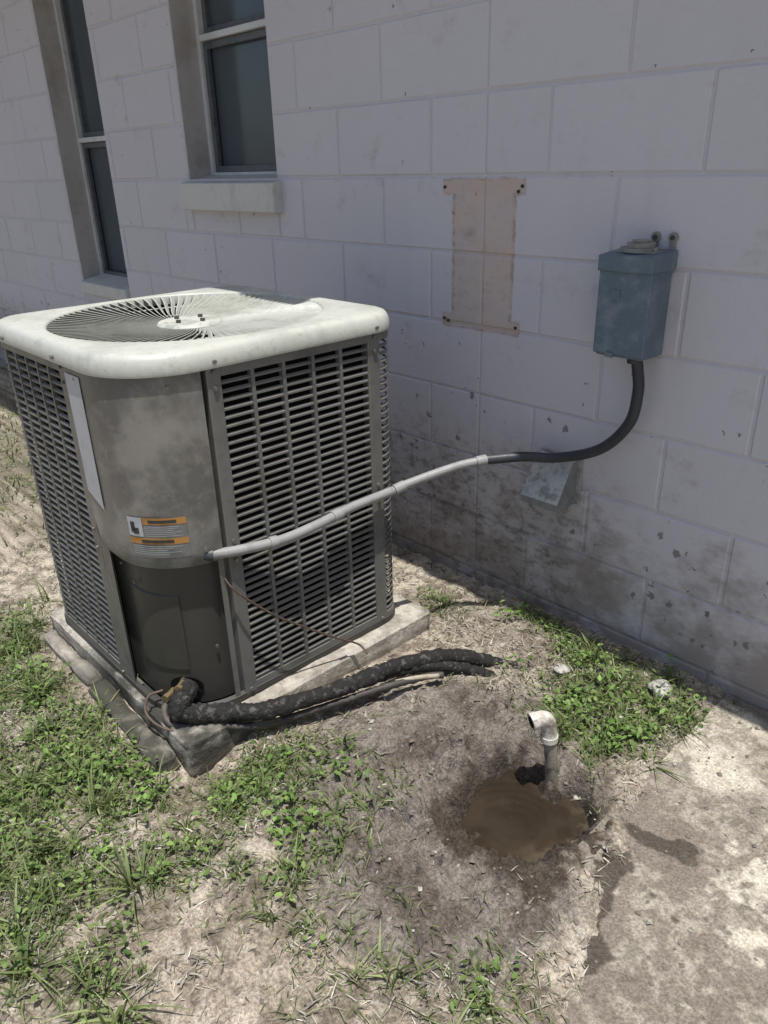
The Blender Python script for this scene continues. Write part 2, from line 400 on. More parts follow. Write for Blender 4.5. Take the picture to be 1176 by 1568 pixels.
def slabcol(x,y):
    n=fbm(x*4,y*4,41); n2=fbm(x*13,y*13,42,5); n3=fbm(x*55,y*55,43,3); n4=fbm(x*7+3,y*7,47,6); n5=fbm(x*28,y*28,49,4)
    c=np.ones(x.shape+(3,))*np.array((.56,.52,.43))
    c=mixc(c,(.42,.38,.31),sst(n2+.3*(n3-.5),.42,.62)*.7)
    c=mixc(c,(.26,.225,.18),sst(n4+.4*(n5-.5)+.25*(n3-.5),.48,.66)*.8)
    c=mixc(c,(.64,.60,.51),sst(n5+.5*(n3-.5),.56,.70)*.5)
    e=edge_x(y); m=sst(.38-(x-e)+.9*(n4-.5)+.5*(n2-.5)+.35*(n5-.5)+.25*(n3-.5),0.05,.20)*sst(-y+.3*(n2-.5),.28,.44)
    c=mixc(c,(.20,.17,.143),m*.92)
    c=mixc(c,(.40,.365,.305),m*sst(n2*.3+n5*.4+n3*.3,.50,.60)*.7)
    wet=1.1*blob(x,y,-.49,-.70,.022,.06)+1.3*blob(x,y,-.472,-.80,.030,.07)+1.3*blob(x,y,-.436,-.89,.040,.05)+1.4*blob(x,y,-.475,-.578,.055,.022)+1.2*blob(x,y,-.415,-.55,.035,.022)+.5*blob(x,y,-.36,-.60,.05,.03)
    wet=sst(wet+.8*(n2-.5)+.9*(n5-.5)+.4*(n3-.5),.42,.56)
    c=mixc(c,(.066,.054,.044),wet*.88)
    c=mixc(c,(.12,.105,.08),sst(n3,.62,.72)*.5)
    c=mixc(c,(.09,.08,.07),sst(.03+y+.04*n2+.02,0,.04)*.7)
    return c
snx,sny=len(sx),len(sy)
SZ=.012+.009*(fbm(SX*28,SY*28,44)-.5)
SV=np.stack([SX,SY,SZ],-1).reshape(-1,3)
ii=(np.arange(snx-1)[None,:]+np.arange(sny-1)[:,None]*snx).ravel()
SF=np.stack([ii,ii+1,ii+snx+1,ii+snx],-1)
CONC=attr_mat('weathered_concrete',.9,190,.7,.30)
slab=fastmesh('concrete_slab',SV,SF,slabcol(SX,SY).reshape(-1,3),CONC)
# puddle
t=NT('muddy_water'); 
q1=t.ss(t.X,-.70,-.60); q2=t.ss(t.noise(13,4),.45,.6)
t.col(t.mix(t.M('MULTIPLY',q1,q2),t.mix(t.ss(t.noise(9,4),.42,.62),(.028,.021,.014),(.042,.031,.021)),(.095,.073,.048))); t.set(.03,0,.5); t.b.inputs['IOR'].default_value=1.33
wv=t.n('ShaderNodeTexWave'); wv.wave_type='RINGS'; wv.rings_direction='SPHERICAL'; wv.inputs['Scale'].default_value=16; wv.inputs['Distortion'].default_value=2.5
mp=t.n('ShaderNodeMapping'); mp.inputs['Location'].default_value=(.72,.72,0); t.l(t.pos,mp.inputs[0]); t.l(mp.outputs[0],wv.inputs['Vector']); t.bump(wv.outputs[1],.25,.006)
mb=MB(); mb.v=[(PC[0],PC[1],-.036)]+[(PC[0]+.165*math.cos(a),PC[1]+.165*math.sin(a),-.036) for a in np.linspace(0,2*math.pi,49)[:-1]]
mb.f=[(0,i+1,(i+1)%48+1) for i in range(48)]; mb.m=[0]*48; mb.obj('puddle',[t.mat])
# ---------------------------------------------------------------- vegetation
def inside_ok(x,y):
    ok=~((x>-2.2)&(x<-1.33)&(y>-1.21)&(y<-.30))
    ok&=(y<-.015)&(pud_d(x,y)>.17)
    return ok
def sample(n,fn,box):
    xs=rng.uniform(box[0],box[1],n); ys=rng.uniform(box[2],box[3],n)
    k=(rng.random(n)<fn(xs,ys))&inside_ok(xs,ys); return xs[k],ys[k]
def blades(x,y,L,Wd,lean,col,z=None,seg=3):
    n=len(x); z0=height(x,y)-.004 if z is None else z
    a=rng.uniform(0,2*np.pi,n); dx,dy=np.cos(a),np.sin(a); tw=a+np.pi/2+rng.normal(0,.5,n); wx,wy=np.cos(tw),np.sin(tw)
    bend=rng.normal(0,.5,n)
    vs=[];cs=[]
    for k in range(seg+1):
        s=k/seg; hz=L*(s*np.cos(lean)*(1-.35*s*s*lean)); ho=L*(s*.35+.65*s*s)*np.sin(lean); sd=bend*L*.4*s*s
        wd=Wd*(1-s**1.6)*.5+.0002
        for sg in (-1,1):
            vs.append(np.stack([x+dx*ho-dy*sd+wx*wd*sg,y+dy*ho+dx*sd+wy*wd*sg,z0+np.maximum(hz,.001)],-1))
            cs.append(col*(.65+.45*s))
    V=np.stack(vs,1).reshape(-1,3); C=np.stack(cs,1).reshape(-1,3)
    V[:,1]=np.minimum(V[:,1],-.004)
    m=2*(seg+1); b=np.arange(n)*m
    F=np.concatenate([np.stack([b+2*k,b+2*k+1,b+2*k+3,b+2*k+2],-1) for k in range(seg)])
    return V,F,C
def leaves(x,y,z,L,Wd,tilt,col):
    n=len(x); a=rng.uniform(0,2*np.pi,n); dx,dy=np.cos(a),np.sin(a); ct,st=np.cos(tilt),np.sin(tilt)
    P=[]
    for (s,wv,up) in ((0,0,0),(.35,-.5,.12),(.75,-.36,.1),(1,0,-.05),(.75,.36,.1),(.35,.5,.12)):
        px=x+dx*L*s*ct-dy*Wd*wv; py=y+dy*L*s*ct+dx*Wd*wv; pz=z+L*s*st+Wd*up
        P.append(np.stack([px,np.minimum(py,-.004),pz],-1))
    V=np.stack(P,1).reshape(-1,3); b=np.arange(n)*6
    F=np.concatenate([np.stack([b,b+1,b+2,b+3],-1),np.stack([b,b+3,b+4,b+5],-1)])
    C=np.repeat(col,6,axis=0); return V,F,C
def merge(parts):
    Vs=[];Fs=[];Cs=[];o=0
    for v,f,c in parts: Vs.append(v);Fs.append(f+o);Cs.append(c);o+=len(v)
    return np.concatenate(Vs),np.concatenate(Fs),np.concatenate(Cs)
def gcolors(n,a,b,j=.28):
    t=rng.random(n)[:,None]; c=np.array(a)*(1-t)+np.array(b)*t; return c*(1+rng.normal(0,j,n))[:,None].clip(.4,1.7)
parts=[]
near=(-2.9,.1,-1.95,-.01)
G1,G2=(.085,.13,.036),(.25,.29,.12)
sl_=lambda x,y,o=.08:sst(edge_x(y)+o-x,0,.06)
x,y=sample(170000,lambda x,y:np.clip(green(x,y)-.10,0,1)*.55*sl_(x,y),near)
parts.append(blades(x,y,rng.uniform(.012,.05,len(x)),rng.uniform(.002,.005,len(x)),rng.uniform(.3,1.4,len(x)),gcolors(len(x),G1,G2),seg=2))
def tufts(tx,ty,n,sp,L,Wr,lr,c1,c2,seg=4):
    xx=np.repeat(tx,n)+rng.normal(0,sp,len(tx)*n); yy=np.minimum(np.repeat(ty,n)+rng.normal(0,sp,len(tx)*n),-.02)
    sc=np.repeat(rng.uniform(.6,1.2,len(tx)),n)
    parts.append(blades(xx,yy,rng.uniform(*L,len(xx))*sc,rng.uniform(*Wr,len(xx)),rng.uniform(*lr,len(xx)),gcolors(len(xx),c1,c2),seg=seg))
tx,ty=sample(3200,lambda x,y:np.clip(green(x,y)-.15,0,1)*.6*sl_(x,y,.05),near)
tufts(tx,ty,12,.008,(.03,.10),(.003,.006),(.3,1.4),G1,(.26,.31,.13))
tx,ty=sample(560,lambda x,y:np.clip(blob(x,y,-1.25,-1.55,.30,.18)+blob(x,y,-1.85,-1.33,.3,.12)+.8*blob(x,y,-.53,-1.08,.12,.1)+.5*blob(x,y,-.8,-.2,.1,.1)+.6*blob(x,y,-1.4,-1.25,.2,.1),0,1)*.8,near)
tufts(tx,ty,16,.010,(.06,.15),(.004,.008),(.4,1.45),G1,(.28,.33,.14))
tx,ty=sample(4600,lambda x,y:.4*(fbm(x*6,y*6,50)>.45)*(1-.9*bare(x,y))*(edge_x(y)>x),near)
tufts(tx,ty,6,.008,(.015,.055),(.0018,.004),(.6,1.5),(.12,.16,.05),(.40,.39,.25),3)
tx,ty=sample(500,lambda x,y:.5*blob(x,y,-.50,-.25,.12,.06)+.5*blob(x,y,-.5,-1.15,.12,.1),near)
tufts(tx,ty,7,.008,(.015,.05),(.002,.005),(.6,1.5),G1,G2,3)
tx=np.array([-.56,-.53,-.50,-.545,-.57,-.49]); ty=np.array([-.30,-.22,-.17,-.12,-.38,-.27])
tufts(tx,ty,9,.006,(.05,.13),(.004,.008),(1.0,1.45),G1,(.25,.31,.12))
x,y=sample(60000,lambda x,y:np.clip(green(x,y),0,1)*.7,(-9,-2.85,-4,-.02))
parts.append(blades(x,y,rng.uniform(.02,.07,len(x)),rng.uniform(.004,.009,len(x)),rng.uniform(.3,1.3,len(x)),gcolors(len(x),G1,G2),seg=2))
def dry(x,y): return (.05+.8*sst(fbm(x*11,y*11,60),.50,.64)+.8*blob(x,y,-1.1,-.9,.22,.16)+.9*blob(x,y,-1.08,-.32,.22,.16)+.5*blob(x,y,-.55,-1.08,.15,.15))*(1-.95*sst(bare(x,y),.2,.6))*sl_(x,y,.03)
x,y=sample(100000,lambda x,y:np.clip(dry(x,y),0,1)*.6,near)
n=len(x); parts.append(blades(x,y,rng.uniform(.006,.03,n),rng.uniform(.0010,.0050,n),rng.uniform(1.0,1.55,n),gcolors(n,(.24,.21,.155),(.62,.59,.51)),z=height(x,y)+.001+rng.uniform(0,.006,n),seg=3))
Vv,Ff,Cc=merge(parts)
GRASS=attr_mat('grass_blades',.55,0,0,0,transl=.28,spec=.3)
fastmesh('grass',Vv,Ff,Cc,GRASS,smooth=False)
parts=[]
def weeds(n,box,thr,per,Lr,hr,sp,ca,cb):
    px,py=sample(n,thr,box)
    if len(px)==0: return
    X=np.repeat(px,per)+rng.normal(0,sp,len(px)*per); Y=np.repeat(py,per)+rng.normal(0,sp,len(px)*per); Y=np.minimum(Y,-.02)
    k=inside_ok(X,Y); X=X[k];Y=Y[k]
    Z=height(X,Y)+rng.uniform(*hr,len(X)); L=rng.uniform(*Lr,len(X))
    parts.append(leaves(X,Y,Z,L,L*rng.uniform(.4,.7,len(X)),rng.uniform(-.6,.7,len(X)),gcolors(len(X),ca,cb)))
weeds(6500,near,lambda x,y:np.clip(green(x,y)-.32,0,1)*sl_(x,y,.1)*.8,8,(.007,.019),(.002,.03),.017,(.08,.145,.032),(.22,.30,.10))
def vivid(x,y): return np.clip(1.2*blob(x,y,-1.50,-1.31,.17,.08)+1.2*blob(x,y,-.80,-.15,.16,.10)+.9*blob(x,y,-.70,-.27,.12,.11)+.8*blob(x,y,-1.10,-1.12,.12,.10)+.8*blob(x,y,-1.13,-.07,.12,.04)+.7*blob(x,y,-.78,-.34,.08,.09)+.6*blob(x,y,-1.85,-1.3,.2,.06)+.3*blob(x,y,-1.2,-1.4,.15,.1),0,1)
weeds(3200,near,lambda x,y:vivid(x,y)*.85*sl_(x,y,.12)*sst(fbm(x*12,y*12,77),.38,.54),12,(.009,.023),(.005,.045),.02,(.09,.18,.03),(.23,.35,.10))
weeds(160,near,lambda x,y:np.clip(blob(x,y,-.92,-.07,.28,.045),0,1),9,(.025,.045),(.02,.08),.03,(.06,.13,.03),(.13,.22,.055))
Vv,Ff,Cc=merge(parts)
fastmesh('weeds',Vv,Ff,Cc,GRASS,smooth=False)
STONE=simple('pale_stone',(.46,.44,.39),.9,scale=60,bump=.8,var=.3)
def rock(name,x,y,z,r,mat=STONE):
    bm=bmesh.new(); bmesh.ops.create_icosphere(bm,subdivisions=3,radius=r)
    for v in bm.verts:
        q=v.co.normalized(); k=.6+.9*float(vn(q.x*1.7+x*9,q.y*1.7+q.z*1.3,3)); v.co*=k; v.co.z*=.6
    me=bpy.data.meshes.new(name); bm.to_mesh(me); bm.free(); me.materials.append(mat)
    o=bpy.data.objects.new(name,me); o.location=(x,y,z); link(o); return o
rock('stone',-.93,-.235,.026,.022); rock('stone.001',-.70,-.12,.026,.028); rock('stone.002',-.60,-.86,.010,.008)
mb=MB()
px=rng.uniform(-2.0,-.1,7000); py=rng.uniform(-1.7,-.05,7000)
kk=inside_ok(px,py)&(rng.random(7000)<.30+.70*bare(px,py)); px=px[kk]; py=py[kk]; hz=height(px,py)
for x,y,hh in zip(px,py,hz):
    r=min(.009,.0012+.0019*rng.exponential()); z=float(max(hh,.012 if x>-.57 else -1))+r*.3
    vs=[(x+r*a*rng.uniform(.6,1.4),y+r*b*rng.uniform(.6,1.4),z+r*c*.7) for a,b,c in ((1,0,0),(-1,0,0),(0,1,0),(0,-1,0),(0,0,1),(0,0,-1))]
    mb.add(vs,[(0,2,4),(2,1,4),(1,3,4),(3,0,4),(2,0,5),(1,2,5),(3,1,5),(0,3,5)],0 if rng.random()<.12 else 1)
mb.obj('gravel',[STONE,simple('soil_crumb',(.20,.17,.145),.95)])
# ---------------------------------------------------------------- AC pad
t=NT('old_concrete_pad')
c=t.mix(t.ss(t.noise(12,4,.65),.42,.62),(.50,.465,.40),(.32,.29,.25))
c=t.mix(t.M('MULTIPLY',t.ss(t.noise(35,4,.7),.5,.65),.5),c,(.17,.15,.12))
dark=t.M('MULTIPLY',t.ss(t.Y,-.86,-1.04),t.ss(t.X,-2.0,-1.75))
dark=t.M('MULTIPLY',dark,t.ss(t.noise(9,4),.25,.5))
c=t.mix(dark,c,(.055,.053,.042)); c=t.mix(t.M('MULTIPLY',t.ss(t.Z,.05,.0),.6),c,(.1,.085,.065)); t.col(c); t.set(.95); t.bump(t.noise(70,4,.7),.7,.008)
PAD=t.mat
pad=empty('concrete_pad')
def rough_box(name,x0,x1,y0,y1,z0,z1,mat,parent,cuts=26,amp=.006,rot=0):
    bm=bmesh.new(); bmesh.ops.create_cube(bm,size=1)
    for v in bm.verts: v.co=Vector(((v.co.x)*(x1-x0),(v.co.y)*(y1-y0),(v.co.z)*(z1-z0)))
    bmesh.ops.bevel(bm,geom=list(bm.edges),offset=.006,segments=2,affect='EDGES')
    bmesh.ops.subdivide_edges(bm,edges=[e for e in bm.edges if e.calc_length()>.08],cuts=cuts,use_grid_fill=True)
    cx,cy,cz=(x0+x1)/2,(y0+y1)/2,(z0+z1)/2; cr,sr=math.cos(rot),math.sin(rot)
    for v in bm.verts:
        n=float(fbm(np.array(v.co.x*14+v.co.z*20+40),np.array(v.co.y*14+40),9))-.5
        d=v.co.normalized(); v.co+=Vector((math.copysign(1,d.x)*n*amp if abs(abs(v.co.x)-(x1-x0)/2)<.012 else 0, math.copysign(1,d.y)*n*amp if abs(abs(v.co.y)-(y1-y0)/2)<.012 else 0, n*amp*1.0))
        X,Y=v.co.x*cr-v.co.y*sr,v.co.x*sr+v.co.y*cr; v.co=Vector((X+cx,Y+cy,v.co.z+cz))
    me=bpy.data.meshes.new(name); bm.to_mesh(me); bm.free(); me.materials.append(mat)
    for p in me.polygons: p.use_smooth=True
    o=bpy.data.objects.new(name,me); link(o,parent)
rough_box('slab',-2.17,-1.34,-1.155,-.32,-.06,.076,PAD,pad,26,.012)
rough_box('broken_front_block',-2.14,-1.80,-1.20,-1.157,-.06,.035,PAD,pad,10,.02)
rough_box('mossy_front_block',-1.785,-1.38,-1.215,-1.158,-.06,.035,PAD,pad,10,.022,-.02)
# ---------------------------------------------------------------- AC unit
ac=empty('air_conditioner_condenser')
xm,xM,ym,yM=-2.13,-1.39,-1.135,-.395; r=.07; RF=.165
def arc(cx,cy,R,a0,a1,n): return [(cx+R*math.cos(math.radians(a0+(a1-a0)*i/n)),cy+R*math.sin(math.radians(a0+(a1-a0)*i/n))) for i in range(n+1)]
def seg(p,q,n): return [(p[0]+(q[0]-p[0])*i/n,p[1]+(q[1]-p[1])*i/n) for i in range(n+1)]
louv=[(-1.69,ym),(-1.85,ym)]+arc(xm+r,ym+r,r,270,180,8)+arc(xm+r,yM-r,r,180,90,8)+arc(xM-r,yM-r,r,90,0,8)+[(xM,-.7),(xM,-.925)]
panelp=[(-1.665,ym),(-1.62,ym),(-1.58,ym)]+arc(xM-RF,ym+RF,RF,270,360,18)[0:]
def normals(path,closed=False):
    N=[];n=len(path)
    for i in range(n):
        a=path[(i-1)%n] if (closed or i>0) else path[i]; b=path[(i+1)%n] if (closed or i<n-1) else path[i]
        dx,dy=b[0]-a[0],b[1]-a[1]; l=math.hypot(dx,dy) or 1; N.append((-dy/l,dx/l))
    return N
def sweep(mb,path,prof,m=0,flip=False,closed=False):
    N=normals(path,closed)
    if flip: N=[(-a,-b) for a,b in N]
    k=len(prof); vs=[(p[0]+n[0]*d,p[1]+n[1]*d,z) for p,n in zip(path,N) for d,z in prof]
    fs=[]; L=len(path)
    for i in range(L if closed else L-1):
        for q in range(k-1):
            a=i*k+q; b=((i+1)%L)*k+q; fs.append((a,a+1,b+1,b))
    mb.add(vs,fs,m)
METAL=paint_mat('grey_brown_metal',(.155,.150,.136),.42,(.08,.073,.062),.6,7)
METAL2=paint_mat('panel_metal',(.112,.108,.10),.32,(.26,.25,.228),.75,6)
DARKM=paint_mat('recess_shaded_panel',(.046,.043,.038),.5,(.07,.058,.043),.4,10)  # dark base colour holds the shade the upper panel casts into the recess
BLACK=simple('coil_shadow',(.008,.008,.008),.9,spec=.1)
def cap_mat():
    t=NT('cap_paint'); a=t.noise(4,4,.7); b=t.noise(14,4,.75); d=t.noise(60,4,.7)
    c=t.mix(t.ss(a,.42,.62),(.50,.51,.46),(.41,.425,.38)); c=t.mix(t.M('MULTIPLY',t.ss(b,.52,.68),.35),c,(.27,.28,.24)); c=t.mix(t.M('MULTIPLY',t.ss(d,.55,.7),.3),c,(.22,.21,.17))
    t.col(c); t.set(t.M('ADD',t.M('MULTIPLY',b,.5),.2)); t.bump(d,.15,.001); return t.mat
CAPM=cap_mat()
GRM=paint_mat('grille_paint',(.42,.43,.385),.5,(.22,.22,.18),.5,12)
mb=MB(); pitch=.0196; z=.118
while z<.895:
    sweep(mb,louv,[(-.0005,z),(.001,z+.0005),(.001,z+.0048),(-.0040,z+.0082)]); z+=pitch
mb.obj('louvers',[METAL],ac)
mb=MB()
def rib(p,q,z0=.1,z1=.92,d0=-.012,d1=.0028,m=0):
    dx,dy=q[0]-p[0],q[1]-p[1]; l=math.hypot(dx,dy); nx_,ny_=-dy/l,dx/l
    vs=[]
    for zz in (z0,z1):
        for (pt,d) in ((p,d0),(p,d1),(q,d1),(q,d0)): vs.append((pt[0]+nx_*d,pt[1]+ny_*d,zz))
    mb.add(vs,[(0,1,5,4),(1,2,6,5),(2,3,7,6),(4,5,6,7),(3,2,1,0)],m)
for i in range(1,5):
    yy=-.505-.084*i; rib((xM,yy+.0045),(xM,yy-.0045))
for i in range(1,6):
    xx_=-1.705-.068*i; rib((xx_,ym),(xx_-.007,ym))
for i in range(1,9):
    yy=-1.03+.06*i; rib((xm,yy),(xm,yy+.01)); 
    xx_=-2.04+.06*i; rib((xx_,yM),(xx_+.01,yM))
mb.obj('ribs',[METAL],ac)
mb=MB()
rib((xM,-.922),(xM,-.957),.085,.924,-.02,.006); rib((xM,-.462),(xM,-.502),.085,.924,-.02,.004); rib((-1.668,ym),(-1.705,ym),.085,.924,-.02,.004)
mb.obj('posts',[METAL],ac,bevel=.003)
mb=MB()
body=arc(xM-RF,ym+RF,RF,360,270,14)+arc(xm+r,ym+r,r,270,180,8)+arc(xm+r,yM-r,r,180,90,8)+arc(xM-r,yM-r,r,90,0,8)
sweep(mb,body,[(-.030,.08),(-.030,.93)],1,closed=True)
sweep(mb,louv,[(-.01,.082),(.003,.082),(.003,.112),(-.01,.116)]); sweep(mb,louv,[(-.01,.898),(.003,.902),(.003,.93),(-.01,.93)])
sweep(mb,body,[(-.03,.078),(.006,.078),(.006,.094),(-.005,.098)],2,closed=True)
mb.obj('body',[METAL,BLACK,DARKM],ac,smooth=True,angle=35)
mb=MB(); dense=[]
for a,b in zip(panelp[:-1],panelp[1:]): dense+=seg(a,b,3)[:-1]
dense.append(panelp[-1])
Lc=[0]
for a,b in zip(dense[:-1],dense[1:]): Lc.append(Lc[-1]+math.hypot(b[0]-a[0],b[1]-a[1]))
Lt=Lc[-1]
N=[(-n[0],-n[1]) for n in normals(dense)]
def zb(s):
    rr=.07
    z=.485
    if s<rr: z=.485+rr-math.sqrt(max(rr*rr-(rr-s)**2,0))
    return z
K=14; vs=[];fs=[]
for i,(p,n) in enumerate(zip(dense,N)):
    b0=zb(Lc[i])
    prof=[(-.016,b0+.003),(.003,b0),(.006,b0+.004)]+[(.006+.0016*(float(vn(Lc[i]*16,(b0+q*.03)*12,6))-.5),b0+.004+(.925-b0-.004)*q/K) for q in range(1,K+1)]
    for d,zz in prof: vs.append((p[0]+n[0]*d,p[1]+n[1]*d,zz))
k=K+3
for i in range(len(dense)-1):
    for q in range(k-1): fs.append((i*k+q,(i+1)*k+q,(i+1)*k+q+1,i*k+q+1))
mb.add(vs,fs)
for i in (0,len(dense)-1):
    p,n=dense[i],N[i]; mb.add([(p[0]-n[0]*.02,p[1]-n[1]*.02,zb(Lc[i])),(p[0]+n[0]*.006,p[1]+n[1]*.006,zb(Lc[i])),(p[0]+n[0]*.006,p[1]+n[1]*.006,.925),(p[0]-n[0]*.02,p[1]-n[1]*.02,.925)],[(0,1,2,3)])
mb.obj('control_panel',[METAL2],ac,smooth=True,angle=40)
mb=MB()
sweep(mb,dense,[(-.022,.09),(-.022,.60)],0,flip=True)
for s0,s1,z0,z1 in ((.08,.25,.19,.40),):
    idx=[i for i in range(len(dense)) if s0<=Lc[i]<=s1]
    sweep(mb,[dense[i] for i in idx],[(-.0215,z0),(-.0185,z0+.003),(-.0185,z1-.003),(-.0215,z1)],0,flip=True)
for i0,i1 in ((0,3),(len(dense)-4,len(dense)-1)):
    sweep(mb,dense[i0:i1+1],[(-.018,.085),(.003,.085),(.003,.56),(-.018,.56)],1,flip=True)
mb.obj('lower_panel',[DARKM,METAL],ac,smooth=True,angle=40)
def onpath(s,d):
    for i in range(len(Lc)-1):
        if Lc[i]<=s<=Lc[i+1]:
            f=(s-Lc[i])/(Lc[i+1]-Lc[i]+1e-9); p=[dense[i][q]*(1-f)+dense[i+1][q]*f for q in (0,1)]; n=[N[i][q]*(1-f)+N[i+1][q]*f for q in (0,1)]
            return p[0]+n[0]*d,p[1]+n[1]*d
    return dense[-1]
SO=.232
mb=MB(); vs=[]; n_=24
for i in range(n_):
    a=2*math.pi*i/n_; x_,y_=onpath(SO+.048*math.cos(a),-.018); vs.append((x_,y_,.140+.030*math.sin(a)))
mb.add(vs,[tuple(range(n_))])
mb.obj('pipe_opening',[BLACK],ac)
BRASS=simple('brass',(.26,.20,.11),.5,.6,scale=60)
mb=MB()
for s_,zz in ((SO-.04,.128),(SO-.005,.160)):
    a_=onpath(s_,-.025); b_=onpath(s_,.010); mb.tube([(*a_,zz),(*b_,zz)],.008,10,2); c_=onpath(s_,.020); mb.tube([(*b_,zz),(*c_,zz)],.011,6,1)
mb.obj('service_valves',[BRASS],ac)
def label(s0,s1,z0,z1,d,mat,name,cut=0):
    m=MB(); vs=[]
    for i in range(9):
        x_,y_=onpath(s0+(s1-s0)*i/8,d); vs+=[(x_,y_,z0+cut*(1-i/8)),(x_,y_,z1)]
    m.add(vs,[(2*i,2*i+2,2*i+3,2*i+1) for i in range(8)]); return m.obj(name,[mat],ac,smooth=True)
WHITE=paint_mat('sticker_white',(.44,.45,.475),.5,(.30,.31,.33),.5,15); ORANGE=simple('sticker_orange',(.42,.21,.055),.5); INK=simple('ink',(.04,.04,.04),.6); GREYL=simple('sticker_grey',(.17,.17,.165),.5)
label(.004,.078,.60,.908,.0085,WHITE,'rating_sticker',.03)
s0=.168
label(s0,s0+.131,.516,.614,.0085,GREYL,'warning_label_back')
label(s0+.038,s0+.130,.597,.613,.0091,ORANGE,'warning_band_1'); label(s0+.001,s0+.130,.549,.564,.0091,ORANGE,'warning_band_2')
label(s0+.001,s0+.036,.567,.613,.0091,WHITE,'warning_pictogram')
label(s0+.008,s0+.018,.577,.602,.0097,INK,'pictogram_hand'); label(s0+.014,s0+.027,.573,.588,.0097,INK,'pictogram_hand_2')
label(s0+.05,s0+.11,.601,.608,.0097,INK,'warning_text_1'); label(s0+.03,s0+.10,.553,.560,.0097,INK,'warning_text_2')
for i in range(6):
    label(s0+.04,s0+.095+random.random()*.028,.5920-i*.0045,.5930-i*.0045,.0097,WHITE,'text_line')
for i in range(5):
    label(s0+.006,s0+.08+random.random()*.04,.5440-i*.0048,.5450-i*.0048,.0097,WHITE,'text_line')
mb=MB()
def screw(p,n,rr=.005): mb.tube([p,(p[0]+n[0]*.005,p[1]+n[1]*.005,p[2]+n[2]*.005)],rr,8,1)
for zz in (.915,.88,.52,.47,.10): screw((xM+.006,-.94,zz),(1,0,0)); screw((xM+.004,-.482,zz),(1,0,0)); screw((-1.686,ym-.004,zz),(0,-1,0),.004)
for s_,zz in ((.05,.9),(.30,.9),(.33,.52),(.12,.42),(.33,.25),(.06,.45)):
    p=onpath(s_,.004 if zz>.48 else -.016); p2=onpath(s_,1.0); screw((p[0],p[1],zz),(p2[0]-p[0],p2[1]-p[1],0),.004)
for (x_,y_,nx_,ny_) in ((xM+.0155,-.94,1,0),(xM+.0155,-.482,1,0),(-1.69,ym-.0155,0,-1),(-2.0,ym-.0155,0,-1)): screw((x_,y_,.938),(nx_,ny_,0),.0045)
mb.obj('screws',[simple('screw_metal',(.22,.21,.19),.5,.5)],ac)
# ---- cap
r2=.085
capl=arc(xM-RF,ym+RF,RF,360,270,24)[0:]+seg((xM-RF-.001,ym),(xm+r2+.001,ym),14)[1:-1]+arc(xm+r2,ym+r2,r2,270,180,16)+seg((xm,ym+r2),(xm,yM-r2),18)[1:-1]+arc(xm+r2,yM-r2,r2,180,90,16)+seg((xm+r2,yM),(xM-r2,yM),18)[1:-1]+arc(xM-r2,yM-r2,r2,90,0,16)+seg((xM,yM-r2),(xM,ym+RF),14)[1:-1]
CN=normals(capl,True); CX,CY=-1.765,-.768; RC=.337
mb=MB(); L=len(capl); rings=[]
def ring_off(d,z): return [(p[0]+n[0]*d,p[1]+n[1]*d,z) for p,n in zip(capl,CN)]
rings.append(ring_off(.004,.925)); rings.append(ring_off(.014,.924)); rings.append(ring_off(.0155,.930)); rings.append(ring_off(.014,.945)); rings.append(ring_off(.010,.957)); rings.append(ring_off(.004,.965)); rings.append(ring_off(-.006,.969)); 
circ=lambda R,z:[(CX+R*math.cos(math.atan2(p[1]-CY,p[0]-CX)),CY+R*math.sin(math.atan2(p[1]-CY,p[0]-CX)),z) for p in capl]
A=rings[-1]; B=circ(RC+.008,.970)
for f in (.33,.66): rings.append([tuple(a[q]*(1-f)+b[q]*f for q in range(3)) for a,b in zip(A,B)])
rings.append(B); rings.append(circ(RC+.003,.9695)); rings.append(circ(RC,.965)); rings.append(circ(RC-.002,.945)); rings.append(circ(RC-.006,.80))
vs=[v for rr in rings for v in rr]; fs=[];ms=[]
for i in range(len(rings)-1):
    for k_ in range(L): fs.append((i*L+k_,(i+1)*L+k_,(i+1)*L+(k_+1)%L,i*L+(k_+1)%L)); ms.append(1 if i==len(rings)-2 else 0)
mb.v=vs; mb.f=fs; mb.m=ms
mb.obj('top_cover',[CAPM,BLACK],ac,smooth=True,angle=60)
# grille: pitched radial vanes, dished towards the hub
ZH=.945
mb=MB(); nv=84
for i in range(nv):
    a=2*math.pi*i/nv; row=[]
    for q in range(11):
        f=q/10; rad=.070+(RC+.002-.070)*f; aa=a+.30*(1-f)**2
        cx_,cy_=CX+rad*math.cos(aa),CY+rad*math.sin(aa); zz=ZH+(.967-ZH)*f**1.3
        tx_,ty_=-math.sin(aa),math.cos(aa); hw=.0016+.0034*f; hh=.004+.006*f; th=.0009+.0011*f
        for (w_,h_) in ((hw-th,0),(hw+th,0),(-hw+th,-hh),(-hw-th,-hh)): row.append((cx_+tx_*w_,cy_+ty_*w_,zz+h_))
    fs=[]
    for q in range(10):
        for k_ in range(4): fs.append((q*4+k_,q*4+(k_+1)%4,(q+1)*4+(k_+1)%4,(q+1)*4+k_))
    mb.add(row,fs)
for rad in (.15,.24):
    f=(rad-.062)/(RC-.062); zz=ZH+(.967-ZH)*f**1.3-.008
    pts=[(CX+rad*math.cos(2*math.pi*k_/60),CY+rad*math.sin(2*math.pi*k_/60),zz) for k_ in range(61)]
    mb.tube(pts,.0026,6,1)
mb.obj('fan_grille',[GRM],ac)
mb=MB(); hub=[(.068,ZH+.008),(.078,ZH+.006),(.082,ZH+.001),(.078,ZH-.018)]
for rad,zz in hub:
    for k_ in range(40): mb.v.append((CX+rad*math.cos(2*math.pi*k_/40),CY+rad*math.sin(2*math.pi*k_/40),zz))
